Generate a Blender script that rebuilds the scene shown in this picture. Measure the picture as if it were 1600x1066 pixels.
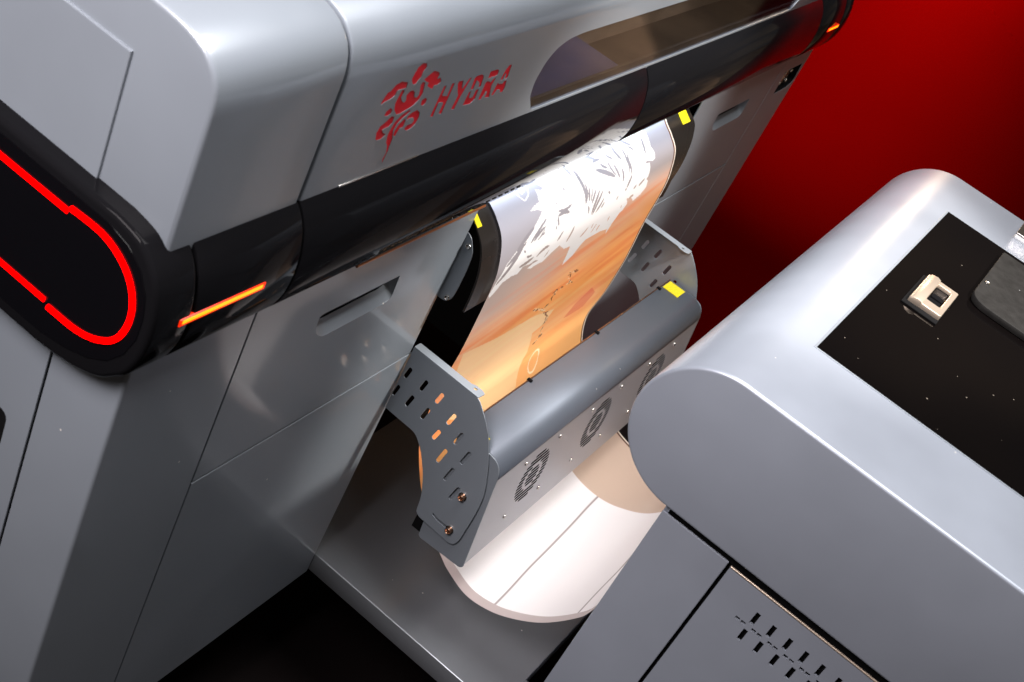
import bpy, bmesh, math, random
import numpy as np
from mathutils import Vector, Matrix
random.seed(7); np.random.seed(7)
for o in list(bpy.data.objects): bpy.data.objects.remove(o)
SC = bpy.context.scene
COL = SC.collection
RAD = math.radians

# ------------------------------------------------------------------ camera
CAM_POS = (-0.7670, -0.5398, 0.8256)
CAM_R = ((0.50940015, -0.33109373, 0.79428485),      # world axes (rows) seen in right / down / forward
         (-0.76538085, -0.59620909, 0.24233627),
         (0.39332383, -0.73137655, -0.5571218))
cam_data = bpy.data.cameras.new('camera')
cam_data.sensor_width = 36.0
cam_data.lens = 2067.585 / 1600.0 * 36.0
cam_data.clip_start = 0.05
cam_data.clip_end = 100.0
cam_data.dof.use_dof = True
cam_data.dof.focus_distance = 1.92
cam_data.dof.aperture_fstop = 13.0
cam = bpy.data.objects.new('camera', cam_data)
COL.objects.link(cam)
m = Matrix.Identity(4)
for r in range(3):
    m[r][0] = CAM_R[r][0]; m[r][1] = -CAM_R[r][1]; m[r][2] = -CAM_R[r][2]; m[r][3] = CAM_POS[r]
cam.matrix_world = m
SC.camera = cam

# ------------------------------------------------------------------ world: dim exhibition hall
w = bpy.data.worlds.new('World'); SC.world = w; w.use_nodes = True
nt = w.node_tree; nt.nodes.clear()
wo = nt.nodes.new('ShaderNodeOutputWorld'); bg = nt.nodes.new('ShaderNodeBackground')
tc = nt.nodes.new('ShaderNodeTexCoord'); nz = nt.nodes.new('ShaderNodeTexNoise'); rp = nt.nodes.new('ShaderNodeValToRGB')
nz.inputs['Scale'].default_value = 3.0; nz.inputs['Detail'].default_value = 3.0
rp.color_ramp.elements[0].position = 0.38; rp.color_ramp.elements[0].color = (0.10, 0.115, 0.15, 1)
rp.color_ramp.elements[1].position = 0.66; rp.color_ramp.elements[1].color = (0.62, 0.46, 0.32, 1)
mp = nt.nodes.new('ShaderNodeMapping'); mp.inputs['Scale'].default_value = (1.0, 1.0, 3.2)
nt.links.new(tc.outputs['Generated'], mp.inputs['Vector']); nt.links.new(mp.outputs['Vector'], nz.inputs['Vector']); nt.links.new(nz.outputs['Fac'], rp.inputs['Fac'])
nt.links.new(rp.outputs['Color'], bg.inputs['Color']); bg.inputs['Strength'].default_value = 0.30
nt.links.new(bg.outputs['Background'], wo.inputs['Surface'])

# ------------------------------------------------------------------ lamps
def look(o, target):
    d = Vector(target) - o.location
    o.rotation_euler = d.to_track_quat('-Z', 'Y').to_euler()
def area(name, loc, target, sx, sy, power, color, spread=180):
    l = bpy.data.lights.new(name, 'AREA'); l.shape = 'RECTANGLE'; l.size = sx; l.size_y = sy
    l.energy = power; l.color = color; l.spread = RAD(spread)
    o = bpy.data.objects.new(name, l); COL.objects.link(o); o.location = loc; look(o, target); return o
def spot(name, loc, target, power, color, size, blend=0.6, radius=0.05):
    l = bpy.data.lights.new(name, 'SPOT'); l.energy = power; l.color = color; l.spot_size = RAD(size)
    l.spot_blend = blend; l.shadow_soft_size = radius
    o = bpy.data.objects.new(name, l); COL.objects.link(o); o.location = loc; look(o, target); return o
area('ceiling_softbox', (0.75, -0.25, 2.6), (0.75, -0.25, 0.0), 1.9, 1.3, 118, (1.0, 0.98, 0.97))
area('side_softbox', (-1.02, 0.30, 1.42), (0.0, 0.15, 0.40), 1.0, 0.7, 15.5, (1.0, 0.91, 0.92), 80)
spot('film_fill_spot', (0.95, -1.50, 1.90), (0.97, -0.03, -0.20), 410, (1.0, 0.94, 0.88), 25, 0.5, 0.05)  # unseen spot added to brighten the film and its opening
spot('warm_hall_lamp', (2.18, -0.16, 0.43), (1.0, -0.42, 0.08), 7, (1.0, 0.74, 0.48), 60, 0.9, 0.06)
spot('backdrop_lamp', (3.45, 0.15, 0.30), (4.0, 0.15, 0.0), 165, (1.0, 0.85, 0.8), 165, 0.6, 0.05)

SC.view_settings.view_transform = 'Standard'; SC.view_settings.look = 'None'
SC.view_settings.exposure = 0.0; SC.view_settings.gamma = 1.0
SC.view_settings.use_curve_mapping = False
SC.render.engine = 'CYCLES'

# ------------------------------------------------------------------ materials
def mat(name, color, rough=0.4, metal=0.0, coat=0.0, coat_rough=0.1, spec=0.5, emis=None, estr=0.0,
        mottle=0.0, mscale=6.0, bump=0.0, bscale=400.0, speck=0.0, speck_col=(0.7, 0.68, 0.65), speck_scale=160.0, rvar=0.0):
    M = bpy.data.materials.new(name); M.use_nodes = True
    n = M.node_tree.nodes; l = M.node_tree.links; b = n['Principled BSDF']
    b.inputs['Base Color'].default_value = (*color, 1); b.inputs['Roughness'].default_value = rough
    b.inputs['Metallic'].default_value = metal; b.inputs['Coat Weight'].default_value = coat
    b.inputs['Coat Roughness'].default_value = coat_rough; b.inputs['Specular IOR Level'].default_value = spec
    if emis: b.inputs['Emission Color'].default_value = (*emis, 1); b.inputs['Emission Strength'].default_value = estr
    t = n.new('ShaderNodeTexCoord'); src = None
    if mottle > 0 or rvar > 0:
        z = n.new('ShaderNodeTexNoise'); z.inputs['Scale'].default_value = mscale; z.inputs['Detail'].default_value = 6
        l.new(t.outputs['Object'], z.inputs['Vector'])
        if mottle > 0:
            r = n.new('ShaderNodeMapRange'); r.inputs['From Min'].default_value = 0.3; r.inputs['From Max'].default_value = 0.7
            r.inputs['To Min'].default_value = 1 - mottle; r.inputs['To Max'].default_value = 1 + mottle
            l.new(z.outputs['Fac'], r.inputs['Value'])
            mx = n.new('ShaderNodeVectorMath'); mx.operation = 'SCALE'; mx.inputs[0].default_value = color
            l.new(r.outputs['Result'], mx.inputs['Scale']); src = mx.outputs['Vector']
        if rvar > 0:
            r2 = n.new('ShaderNodeMapRange'); r2.inputs['From Min'].default_value = 0.3; r2.inputs['From Max'].default_value = 0.7
            r2.inputs['To Min'].default_value = max(0.02, rough - rvar); r2.inputs['To Max'].default_value = rough + rvar
            l.new(z.outputs['Fac'], r2.inputs['Value']); l.new(r2.outputs['Result'], b.inputs['Roughness'])
    if speck > 0:       # dust and paint specks
        v = n.new('ShaderNodeTexVoronoi'); v.inputs['Scale'].default_value = speck_scale
        l.new(t.outputs['Object'], v.inputs['Vector'])
        z2 = n.new('ShaderNodeTexWhiteNoise'); l.new(v.outputs['Position'], z2.inputs['Vector'])
        a = n.new('ShaderNodeMath'); a.operation = 'LESS_THAN'; a.inputs[1].default_value = 0.16
        l.new(v.outputs['Distance'], a.inputs[0])
        c2 = n.new('ShaderNodeMath'); c2.operation = 'LESS_THAN'; c2.inputs[1].default_value = speck
        l.new(z2.outputs['Value'], c2.inputs[0])
        mm = n.new('ShaderNodeMath'); mm.operation = 'MULTIPLY'; l.new(a.outputs[0], mm.inputs[0]); l.new(c2.outputs[0], mm.inputs[1])
        mix = n.new('ShaderNodeMix'); mix.data_type = 'RGBA'
        l.new(mm.outputs[0], mix.inputs['Factor'])
        if src: l.new(src, mix.inputs['A'])
        else: mix.inputs['A'].default_value = (*color, 1)
        mix.inputs['B'].default_value = (*speck_col, 1); src = mix.outputs['Result']
    if src: l.new(src, b.inputs['Base Color'])
    if bump > 0:
        z3 = n.new('ShaderNodeTexNoise'); z3.inputs['Scale'].default_value = bscale; z3.inputs['Detail'].default_value = 2
        l.new(t.outputs['Object'], z3.inputs['Vector'])
        bp = n.new('ShaderNodeBump'); bp.inputs['Strength'].default_value = bump; bp.inputs['Distance'].default_value = 0.0004
        l.new(z3.outputs['Fac'], bp.inputs['Height']); l.new(bp.outputs['Normal'], b.inputs['Normal'])
    return M

M_PAINT = mat('satin_grey_paint', (0.225, 0.256, 0.292), 0.38, 0.12, 0.55, 0.09, mottle=0.045, bump=0.10, bscale=700, rvar=0.07, mscale=4.5, speck=0.004, speck_scale=120)
M_SILVER = mat('silver_grey_paint', (0.308, 0.342, 0.402), 0.36, 0.30, 0.25, 0.2, mottle=0.05, bump=0.12, bscale=800, rvar=0.05, mscale=7, speck=0.003, speck_scale=130)
M_SHEET = mat('grey_sheet_metal', (0.23, 0.26, 0.295), 0.40, 0.2, 0.15, 0.2, mottle=0.05, bump=0.1, bscale=900, rvar=0.05, speck=0.003, speck_scale=150)
M_BRUSH = mat('satin_dryer_metal', (0.14, 0.163, 0.197), 0.46, 0.32, 0.0, 0.2, mottle=0.02, bump=0.08, bscale=900, rvar=0.015, mscale=14, speck=0.004, speck_scale=150)
M_FANP = mat('light_fan_panel', (0.46, 0.47, 0.50), 0.42, 0.2, mottle=0.02, bump=0.08, bscale=900, rvar=0.03)
M_DARK = mat('dark_inner', (0.006, 0.006, 0.0065), 0.8, spec=0.06)
M_BLACK = mat('gloss_black_plastic', (0.006, 0.006, 0.007), 0.065, 0.0, 0.0, 0.03, spec=0.035, bump=0.04, bscale=300, rvar=0.02)
M_BLACKFACE = mat('black_acrylic', (0.003, 0.003, 0.004), 0.12, spec=0.3)
M_GLASS = mat('black_glass', (0.002, 0.0015, 0.0015), 0.06, spec=0.10, speck=0.035, speck_col=(0.14, 0.12, 0.10), speck_scale=120)
M_PLATEN = mat('black_platen_metal', (0.035, 0.030, 0.027), 0.28, 0.7, bump=0.2, bscale=1200, rvar=0.05)
M_STEEL = mat('bright_steel', (0.62, 0.60, 0.57), 0.22, 1.0)
M_COPPER = mat('bronze_screw', (0.42, 0.25, 0.17), 0.3, 1.0)
M_YELLOW = mat('yellow_sticker', (0.74, 0.62, 0.01), 0.35, mottle=0.22, mscale=330)
M_STICKMARK = mat('sticker_print', (0.62, 0.42, 0.01), 0.5)
M_RED = mat('red_panel', (0.80, 0.004, 0.018), 0.5, spec=0.2)
M_REDLED = mat('red_led', (0.2, 0, 0), 0.6, spec=0.0, emis=(1.0, 0.0, 0.0), estr=5.0)
M_AMBER = mat('amber_led', (0.4, 0.15, 0), 0.4, emis=(1.0, 0.30, 0.004), estr=2.0)
M_AMBER2 = mat('amber_led_edge', (0.4, 0.02, 0), 0.4, emis=(1.0, 0.02, 0.0), estr=1.2)
M_REFL_STRIP = mat('copper_reflection_strip', (0.55, 0.20, 0.08), 0.3, 0.8)
M_RUBBER = mat('charcoal_plastic', (0.016, 0.0155, 0.015), 0.65, spec=0.12, mottle=0.25, mscale=60, bump=0.3, bscale=500, speck=0.02, speck_scale=140, speck_col=(0.2, 0.2, 0.2))
M_LATCH = mat('champagne_metal', (0.74, 0.62, 0.50), 0.34, 0.75)
M_WALL = mat('red_backdrop', (0.055, 0.0001, 0.0001), 1.0, spec=0.0, mottle=0.02)
M_HALL = mat('hall_carpet', (0.44, 0.30, 0.18), 0.9, spec=0.1, mottle=0.45, mscale=2.2)
M_FLOOR = mat('black_floor', (0.006, 0.004, 0.004), 0.8, spec=0.1)
M_BASE = mat('base_plate_metal', (0.185, 0.198, 0.215), 0.22, 0.35, mottle=0.05, bump=0.06, bscale=500, rvar=0.05, speck=0.004, speck_scale=120)
M_BLUE = mat('window_interior_blue', (0.055, 0.070, 0.17), 0.45)
M_BROWN_REFL = mat('window_brown_reflection', (0.16, 0.115, 0.075), 0.4, mottle=0.5, mscale=9)  # brown reflections of the pane, put into the colour of the panel behind

# ------------------------------------------------------------------ mesh helpers
def link(name, me, m_, parent=None, smooth=35):
    if m_ is not None:
        me.materials.clear(); me.materials.append(m_)
    if smooth:
        me.shade_smooth(); me.set_sharp_from_angle(angle=RAD(smooth))
    o = bpy.data.objects.new(name, me); COL.objects.link(o)
    if parent is not None: o.parent = parent
    return o
def empty(name, loc=(0, 0, 0)):
    o = bpy.data.objects.new(name, None); COL.objects.link(o); o.location = loc; o.empty_display_size = 0.05; return o
def sub(o, parent):      # a piece of a part: same world place, parented to that part
    o.parent = parent; return o
def tag(o, label, cat, group=None):
    o['label'] = label; o['category'] = cat
    if group: o['group'] = group
    return o
def bm_link(name, bm, m_, parent=None, smooth=35):
    bmesh.ops.recalc_face_normals(bm, faces=bm.faces)
    me = bpy.data.meshes.new(name); bm.to_mesh(me); bm.free()
    return link(name, me, m_, parent, smooth)
def box(name, a, b, m_, parent=None, bev=0.0, seg=2):
    bm = bmesh.new(); bmesh.ops.create_cube(bm, size=1)
    for v in bm.verts: v.co = Vector([a[i] + (v.co[i] + 0.5) * (b[i] - a[i]) for i in range(3)])
    if bev: bmesh.ops.bevel(bm, geom=bm.edges[:], offset=bev, segments=seg, profile=0.5, affect='EDGES')
    return bm_link(name, bm, m_, parent)
def frame_for(plane, front):
    if plane == 'Y': return Vector((0, front, 0)), Vector((1, 0, 0)), Vector((0, 0, 1)), 1      # faces -Y
    if plane == 'X': return Vector((front, 0, 0)), Vector((0, -1, 0)), Vector((0, 0, 1)), -1    # faces -X
    return Vector((0, 0, front)), Vector((1, 0, 0)), Vector((0, 1, 0)), 1                       # faces +Z
def fill_mesh(outline, holes, t, bev=0.0):
    cu = bpy.data.curves.new('tmp', 'CURVE'); cu.dimensions = '2D'; cu.fill_mode = 'BOTH'
    cu.extrude = max(0.0, t / 2 - bev); cu.bevel_depth = bev; cu.bevel_resolution = 1; cu.offset = -bev
    for pts in [outline] + list(holes):
        s = cu.splines.new('POLY'); s.points.add(len(pts) - 1); s.use_cyclic_u = True
        for p, q in zip(s.points, pts): p.co = (q[0], q[1], 0, 1)
    o = bpy.data.objects.new('tmp', cu); me = bpy.data.meshes.new_from_object(o)
    bpy.data.objects.remove(o); bpy.data.curves.remove(cu)
    return me
def sheet(name, plane, outline, holes, front, t, m_, parent=None, bev=0.0, smooth=30, frame=None):
    O, U, V, sg = frame if frame else frame_for(plane, front)
    me = fill_mesh([(sg * p[0], p[1]) for p in outline], [[(sg * p[0], p[1]) for p in h] for h in holes], t, bev)
    N = U.cross(V)
    for v in me.vertices:
        a, b, c = v.co; v.co = O + U * a + V * b + N * (c - t / 2)
    me.name = name
    return link(name, me, m_, parent, smooth)
def prism(name, prof, x0, x1, m_, parent=None, bev=0.0, seg=3, smooth=35, axis='X'):
    """closed profile (y,z) extruded along X with rounded end edges"""
    bm = bmesh.new()
    a = [bm.verts.new((x0, p[0], p[1])) for p in prof]; b = [bm.verts.new((x1, p[0], p[1])) for p in prof]
    n = len(prof)
    for i in range(n): bm.faces.new((a[i], a[(i + 1) % n], b[(i + 1) % n], b[i]))
    fa = bm.faces.new(a[::-1]); fb = bm.faces.new(b)
    bmesh.ops.recalc_face_normals(bm, faces=bm.faces)
    if bev:
        bmesh.ops.bevel(bm, geom=list(fa.edges) + list(fb.edges), offset=bev, segments=seg, profile=0.5, affect='EDGES', clamp_overlap=True)
    return bm_link(name, bm, m_, parent, smooth)
def shell(name, prof, x0, x1, m_, parent=None, t=0.0, nx=1, smooth=60):
    """open profile (y,z) extruded along X; t > 0 gives it a thickness"""
    bm = bmesh.new(); rows = []
    for i in range(nx + 1):
        x = x0 + (x1 - x0) * i / nx
        rows.append([bm.verts.new((x, p[0], p[1])) for p in prof])
    for i in range(nx):
        for j in range(len(prof) - 1): bm.faces.new((rows[i][j], rows[i + 1][j], rows[i + 1][j + 1], rows[i][j + 1]))
    bmesh.ops.recalc_face_normals(bm, faces=bm.faces)
    o = bm_link(name, bm, m_, parent, smooth)
    if t:
        s = o.modifiers.new('thickness', 'SOLIDIFY'); s.thickness = t; s.offset = 0
    return o
def cyl(name, c, axis, r, h, m_, parent=None, seg=20, bev=0.0, hole=0.0):
    bm = bmesh.new()
    bmesh.ops.create_cone(bm, cap_ends=True, segments=seg, radius1=r, radius2=r, depth=h)
    if bev:
        e = [x for x in bm.edges if abs(x.verts[0].co.z - x.verts[1].co.z) < 1e-6]
        bmesh.ops.bevel(bm, geom=e, offset=bev, segments=2, profile=0.5, affect='EDGES')
    if hole:      # drive recess
        top = max((f for f in bm.faces if f.normal.z > 0.9), key=lambda f: f.calc_area())
        k = bmesh.ops.inset_region(bm, faces=[top], thickness=r * (1 - hole) * 0.8)
        bmesh.ops.translate(bm, verts=list(top.verts), vec=(0, 0, -h * 0.45))
    q = Vector((0, 0, 1)).rotation_difference(Vector(axis).normalized()).to_matrix().to_4x4()
    bm.transform(Matrix.Translation(Vector(c)) @ q)
    return bm_link(name, bm, m_, parent, 40)
def tube(name, pts, r, m_, parent=None, seg=10, closed=False):
    cu = bpy.data.curves.new('tmp', 'CURVE'); cu.dimensions = '3D'; cu.bevel_depth = r; cu.bevel_resolution = seg // 3; cu.use_fill_caps = True
    s = cu.splines.new('POLY'); s.points.add(len(pts) - 1); s.use_cyclic_u = closed
    for p, q in zip(s.points, pts): p.co = (*q, 1)
    o = bpy.data.objects.new('tmp', cu); me = bpy.data.meshes.new_from_object(o)
    bpy.data.objects.remove(o); bpy.data.curves.remove(cu)
    return link(name, me, m_, parent, 50)
def fillet(pts, r, n=5):
    out = []; N = len(pts)
    for i in range(N):
        rr = r[i] if isinstance(r, (list, tuple)) else r
        p = Vector(pts[i]); a = Vector(pts[i - 1]) - p; b = Vector(pts[(i + 1) % N]) - p
        if rr <= 0: out.append(tuple(p)); continue
        d = min(rr, a.length * 0.45, b.length * 0.45)
        A = p + a.normalized() * d; B = p + b.normalized() * d
        for k in range(n + 1):
            t = k / n; out.append(tuple(A * (1 - t) ** 2 + p * 2 * t * (1 - t) + B * t * t))
    return out
def rect(a0, b0, a1, b1): return [(a0, b0), (a1, b0), (a1, b1), (a0, b1)]
def stadium(p, q, w, n=5):
    p = Vector(p); q = Vector(q); d = (q - p).normalized(); nn = Vector((-d.y, d.x)); out = []
    p = p + d * w / 2; q = q - d * w / 2
    for k in range(n + 1):
        a = -math.pi / 2 + math.pi * k / n; out.append(tuple(q + d * math.cos(a) * w / 2 + nn * math.sin(a) * w / 2))
    for k in range(n + 1):
        a = math.pi / 2 + math.pi * k / n; out.append(tuple(p + d * math.cos(a) * w / 2 + nn * math.sin(a) * w / 2))
    return out
def catmull(P, n=8):
    P = [np.array(p, float) for p in P]; out = []
    for i in range(len(P) - 1):
        p0 = P[max(i - 1, 0)]; p1 = P[i]; p2 = P[i + 1]; p3 = P[min(i + 2, len(P) - 1)]
        for k in range(n):
            f = k / n
            out.append(tuple(0.5 * ((2 * p1) + (p2 - p0) * f + (2 * p0 - 5 * p1 + 4 * p2 - p3) * f * f + (-p0 + 3 * p1 - 3 * p2 + p3) * f ** 3)))
    out.append(tuple(P[-1])); return out
def walls(bm, loop, y0, y1):
    a = [bm.verts.new((p[0], y0, p[1])) for p in loop]; b = [bm.verts.new((p[0], y1, p[1])) for p in loop]
    for i in range(len(loop)): bm.faces.new((a[i], a[(i + 1) % len(loop)], b[(i + 1) % len(loop)], b[i]))

# ================================================================== setting
fl = box('floor', (-3.0, -4.0, -1.10), (5.0, 4.0, -1.0), M_FLOOR); fl['kind'] = 'structure'
hf = box('hall_floor', (1.9, -4.0, -0.999), (7.0, -0.70, -0.990), M_HALL); hf['kind'] = 'structure'  # unseen hall floor, put in for its brown reflection in window and bar
bm = bmesh.new(); rows = []          # red studio sweep: floor part, curve and upright part
sw = [(2.02, -0.992), (3.10, -0.992)] + [(3.10 + 0.9 * math.sin(a), -0.092 - 0.9 * math.cos(a)) for a in [math.pi / 2 * i / 24 for i in range(1, 25)]] + [(4.0, 0.45)]
for y in (-0.64, 1.60): rows.append([bm.verts.new((p[0], y, p[1])) for p in sw])
for i in range(len(sw) - 1): bm.faces.new((rows[0][i], rows[1][i], rows[1][i + 1], rows[0][i + 1]))
wl = bm_link('backdrop_wall', bm, M_WALL, None, 60); wl['kind'] = 'structure'
md = wl.modifiers.new('thickness', 'SOLIDIFY'); md.thickness = 0.006; md.offset = -1

# ================================================================== printer
PW = 1.894
PR = tag(empty('wide_format_printer', (PW / 2, 0.35, -1.0)), 'wide silver grey film printer with black glossy front bar and red light ring', 'printer')
PR_inv = Matrix.Translation(-Vector(PR.location))
def P(o):           # keep geometry in world coordinates under the printer's base empty
    o.parent = PR; o.matrix_parent_inverse = PR_inv; return o

P(box('inner_frame', (0.012, 0.125, 0.0), (1.882, 0.69, 0.300), M_DARK))
P(box('inner_frame', (0.180, 0.0135, 0.1000), (1.712, 0.124, 0.1120), M_DARK))  # unseen cavity floor, added to keep the window lamp from shining down
P(box('inner_frame', (0.012, 0.014, -0.735), (0.598, 0.69, -0.001), M_DARK))
P(box('inner_frame', (1.330, 0.014, -0.735), (1.882, 0.69, -0.001), M_DARK))
P(box('inner_frame', (0.599, 0.31, -0.735), (1.329, 0.69, -0.001), M_DARK))
for x in (0.12, 1.77):
    for y in (0.1, 0.6):
        P(cyl('levelling_foot', (x, y, -0.868), (0, 0, 1), 0.03, 0.262, M_DARK))

def corner_post(name, x_side, x_in, z0, z1, parent, yb=0.0868):
    s = 1 if x_in > x_side else -1; r = 0.0045; prof = [(x_side, yb)]
    for k in range(6):
        a = math.pi / 2 * k / 5
        prof.append((x_side + s * r * (1 - math.cos(a)), r * (1 - math.sin(a))))
    prof += [(x_in, 0.0), (x_in, 0.006), (x_side + s * 0.006, 0.008), (x_side + s * 0.006, yb)]
    bm = bmesh.new(); a = [bm.verts.new((p[0], p[1], z0)) for p in prof]; b = [bm.verts.new((p[0], p[1], z1)) for p in prof]
    n = len(prof)
    for i in range(n): bm.faces.new((a[i], a[(i + 1) % n], b[(i + 1) % n], b[i]))
    bm.faces.new(a); bm.faces.new(b[::-1])
    return P(bm_link(name, bm, M_PAINT, None, 40))
def pocket(name, loop, depth, inset, m_, owner=None, dz=0.0):
    c = Vector((sum(p[0] for p in loop) / len(loop), sum(p[1] for p in loop) / len(loop)))
    bm = bmesh.new(); a = [bm.verts.new((p[0], 0.0006, p[1])) for p in loop]; b = []
    for p in loop:
        q = Vector(p); k = q + (c - q).normalized() * inset
        b.append(bm.verts.new((k.x, depth, k.y + (dz if p[1] < c.y - 0.004 else 0.0))))
    n = len(loop)
    for i in range(n): bm.faces.new((a[i], b[i], b[(i + 1) % n], a[(i + 1) % n]))
    bm.faces.new(b[::-1])
    o = bm_link(name, bm, m_, None, 30)
    if owner is not None: o.parent = owner; o.matrix_parent_inverse = owner.matrix_world.inverted() if False else PR_inv
    return o

ZB, ZS = -0.7375, -0.2595
corner_post('corner_panel', 0.0, 0.1735, ZB, 0.02, PR)
# left doors
hl = fillet([(0.3095, -0.0637), (0.4640, -0.0637), (0.4672, -0.0990), (0.4560, -0.1046), (0.3330, -0.1062), (0.3125, -0.0900)], [0.006, 0.001, 0.008, 0.006, 0.016, 0.012])
d1 = P(sheet('front_door', 'Y', rect(0.1767, ZS + 0.0015, 0.6045, 0.015), [hl], 0.0, 0.0025, M_PAINT, None, 0.0006))
sub(pocket('handle_recess', hl, 0.014, 0.004, M_PAINT, None, 0.013), d1)
d2 = P(sheet('front_door', 'Y', rect(0.1767, ZB, 0.6125, ZS - 0.0015), [], 0.0, 0.0025, M_PAINT, None, 0.0009))
# right doors
hr = [(p[0] + 1.154 if False else p[0] - 0.3095 + 1.466, p[1]) for p in hl]
d3 = P(sheet('front_door', 'Y', rect(1.3230, -0.2475, 1.7335, 0.015), [hr], 0.0, 0.0025, M_PAINT, None, 0.0006))
sub(pocket('handle_recess', hr, 0.014, 0.004, M_PAINT, None, 0.013), d3)
P(sheet('front_door', 'Y', rect(1.3230, ZB, 1.7335, -0.2505), [], 0.0, 0.0025, M_PAINT, None, 0.0009))
vr = fillet([(1.7775, -0.0335), (1.8745, -0.0335), (1.8835, -0.0780), (1.8560, -0.0875), (1.7850, -0.0890)], [0.003, 0.001, 0.006, 0.006, 0.004])
d5 = P(sheet('end_panel', 'Y', rect(1.7365, ZB, 1.8940, 0.015), [vr], 0.0, 0.0025, M_PAINT, None, 0.0009))
sub(pocket('socket_recess', vr, 0.012, 0.004, M_DARK), d5)
sub(box('socket_plate', (1.805, 0.008, -0.079), (1.853, 0.0115, -0.043), M_STEEL, None, 0.001), d5)
for (x, z) in ((1.811, -0.049), (1.847, -0.049), (1.811, -0.073), (1.847, -0.073)):
    sub(cyl('screw', (x, 0.0065, z), (0, -1, 0), 0.0042, 0.003, M_STEEL, None, 12, 0.0008, 0.5), d5)
P(box('side_panel', (1.8885, 0.003, ZB), (1.8940, 0.69, -0.03), M_PAINT))
# left side
sidehole = fillet([(0.121, -0.212), (0.121, -0.160), (0.250, -0.160), (0.250, -0.212)], 0.012)
sp_ = P(sheet('side_panel', 'X', rect(0.0905, ZB, 0.69, 0.0), [sidehole], 0.0, 0.003, M_PAINT, None, 0.0008))
sub(box('handle_recess', (0.0045, 0.10, -0.23), (0.0085, 0.27, -0.14), M_DARK), sp_)

# hood
hp = [(0.0, 0.10), (0.0, 0.276), (0.0003, 0.284), (0.0014, 0.293), (0.0042, 0.303), (0.0090, 0.3125), (0.0160, 0.3200), (0.0245, 0.3262), (0.0345, 0.3305), (0.0460, 0.3335), (0.0580, 0.3352), (0.0720, 0.3362), (0.0870, 0.3367), (0.69, 0.342), (0.69, 0.10)]
HOOD_L = P(prism('hood_end', hp, 0.0, 0.1737, M_PAINT, None, 0.0048, 4))
P(prism('hood_end', hp, 1.7203, 1.894, M_PAINT, None, 0.0048, 4))
P(sheet('hood_side_panel', 'X', [(0.0895, 0.13), (0.69, 0.13), (0.69, 0.284), (0.0895, 0.284)], [], -0.0028, 0.004, M_PAINT, None, 0.0011))
LETTERS = [
 [ (0.3645,0.1938),(0.3701,0.1924),(0.3694,0.2088),(0.3713,0.2105),(0.3791,0.2087),(0.3805,0.2072),(0.3805,0.1938),(0.3866,0.1922),(0.3866,0.2307),(0.3815,0.2308),(0.3823,0.2152),(0.3721,0.2173),(0.3704,0.2193),(0.3707,0.2307),(0.3661,0.2307) ],
 [ (0.4044,0.1937),(0.4111,0.1924),(0.4134,0.2090),(0.4199,0.2307),(0.4156,0.2303),(0.4096,0.2182),(0.4062,0.2223),(0.4035,0.2299),(0.3952,0.2308),(0.3945,0.2281),(0.4038,0.2145),(0.4066,0.2114) ],
 [ (0.4297,0.2131),(0.4351,0.2129),(0.4347,0.2239),(0.4386,0.2230),(0.4443,0.2189),(0.4465,0.2120),(0.4499,0.2130),(0.4476,0.2246),(0.4451,0.2280),(0.4395,0.2303),(0.4297,0.2299),(0.4279,0.2278) ],
 [ (0.4277,0.1935),(0.4431,0.1921),(0.4492,0.1968),(0.4488,0.2098),(0.4434,0.2097),(0.4426,0.2004),(0.4361,0.2002),(0.4335,0.2029),(0.4322,0.2104),(0.4286,0.2099) ],
 [ (0.4600,0.2216),(0.4658,0.2213),(0.4676,0.2226),(0.4741,0.2213),(0.4788,0.2225),(0.4776,0.2279),(0.4732,0.2300),(0.4591,0.2303),(0.4589,0.2278) ],
 [ (0.4589,0.1938),(0.4647,0.1928),(0.4689,0.2038),(0.4729,0.2012),(0.4727,0.1938),(0.4832,0.1919),(0.4760,0.2083),(0.4785,0.2182),(0.4751,0.2180),(0.4701,0.2135),(0.4657,0.2157),(0.4613,0.2170),(0.4587,0.2159) ],
 [ (0.4920,0.2124),(0.4972,0.2122),(0.4974,0.2204),(0.5003,0.2194),(0.5031,0.2110),(0.5072,0.2132),(0.5034,0.2304),(0.4981,0.2307),(0.4942,0.2245) ],
 [ (0.4868,0.1937),(0.4917,0.1928),(0.4949,0.1990),(0.4992,0.1990),(0.5043,0.1970),(0.5045,0.1938),(0.5119,0.1927),(0.5115,0.1999),(0.5086,0.2085),(0.5038,0.2082),(0.5023,0.2054),(0.4946,0.2062),(0.4888,0.2091) ],
]
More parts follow.
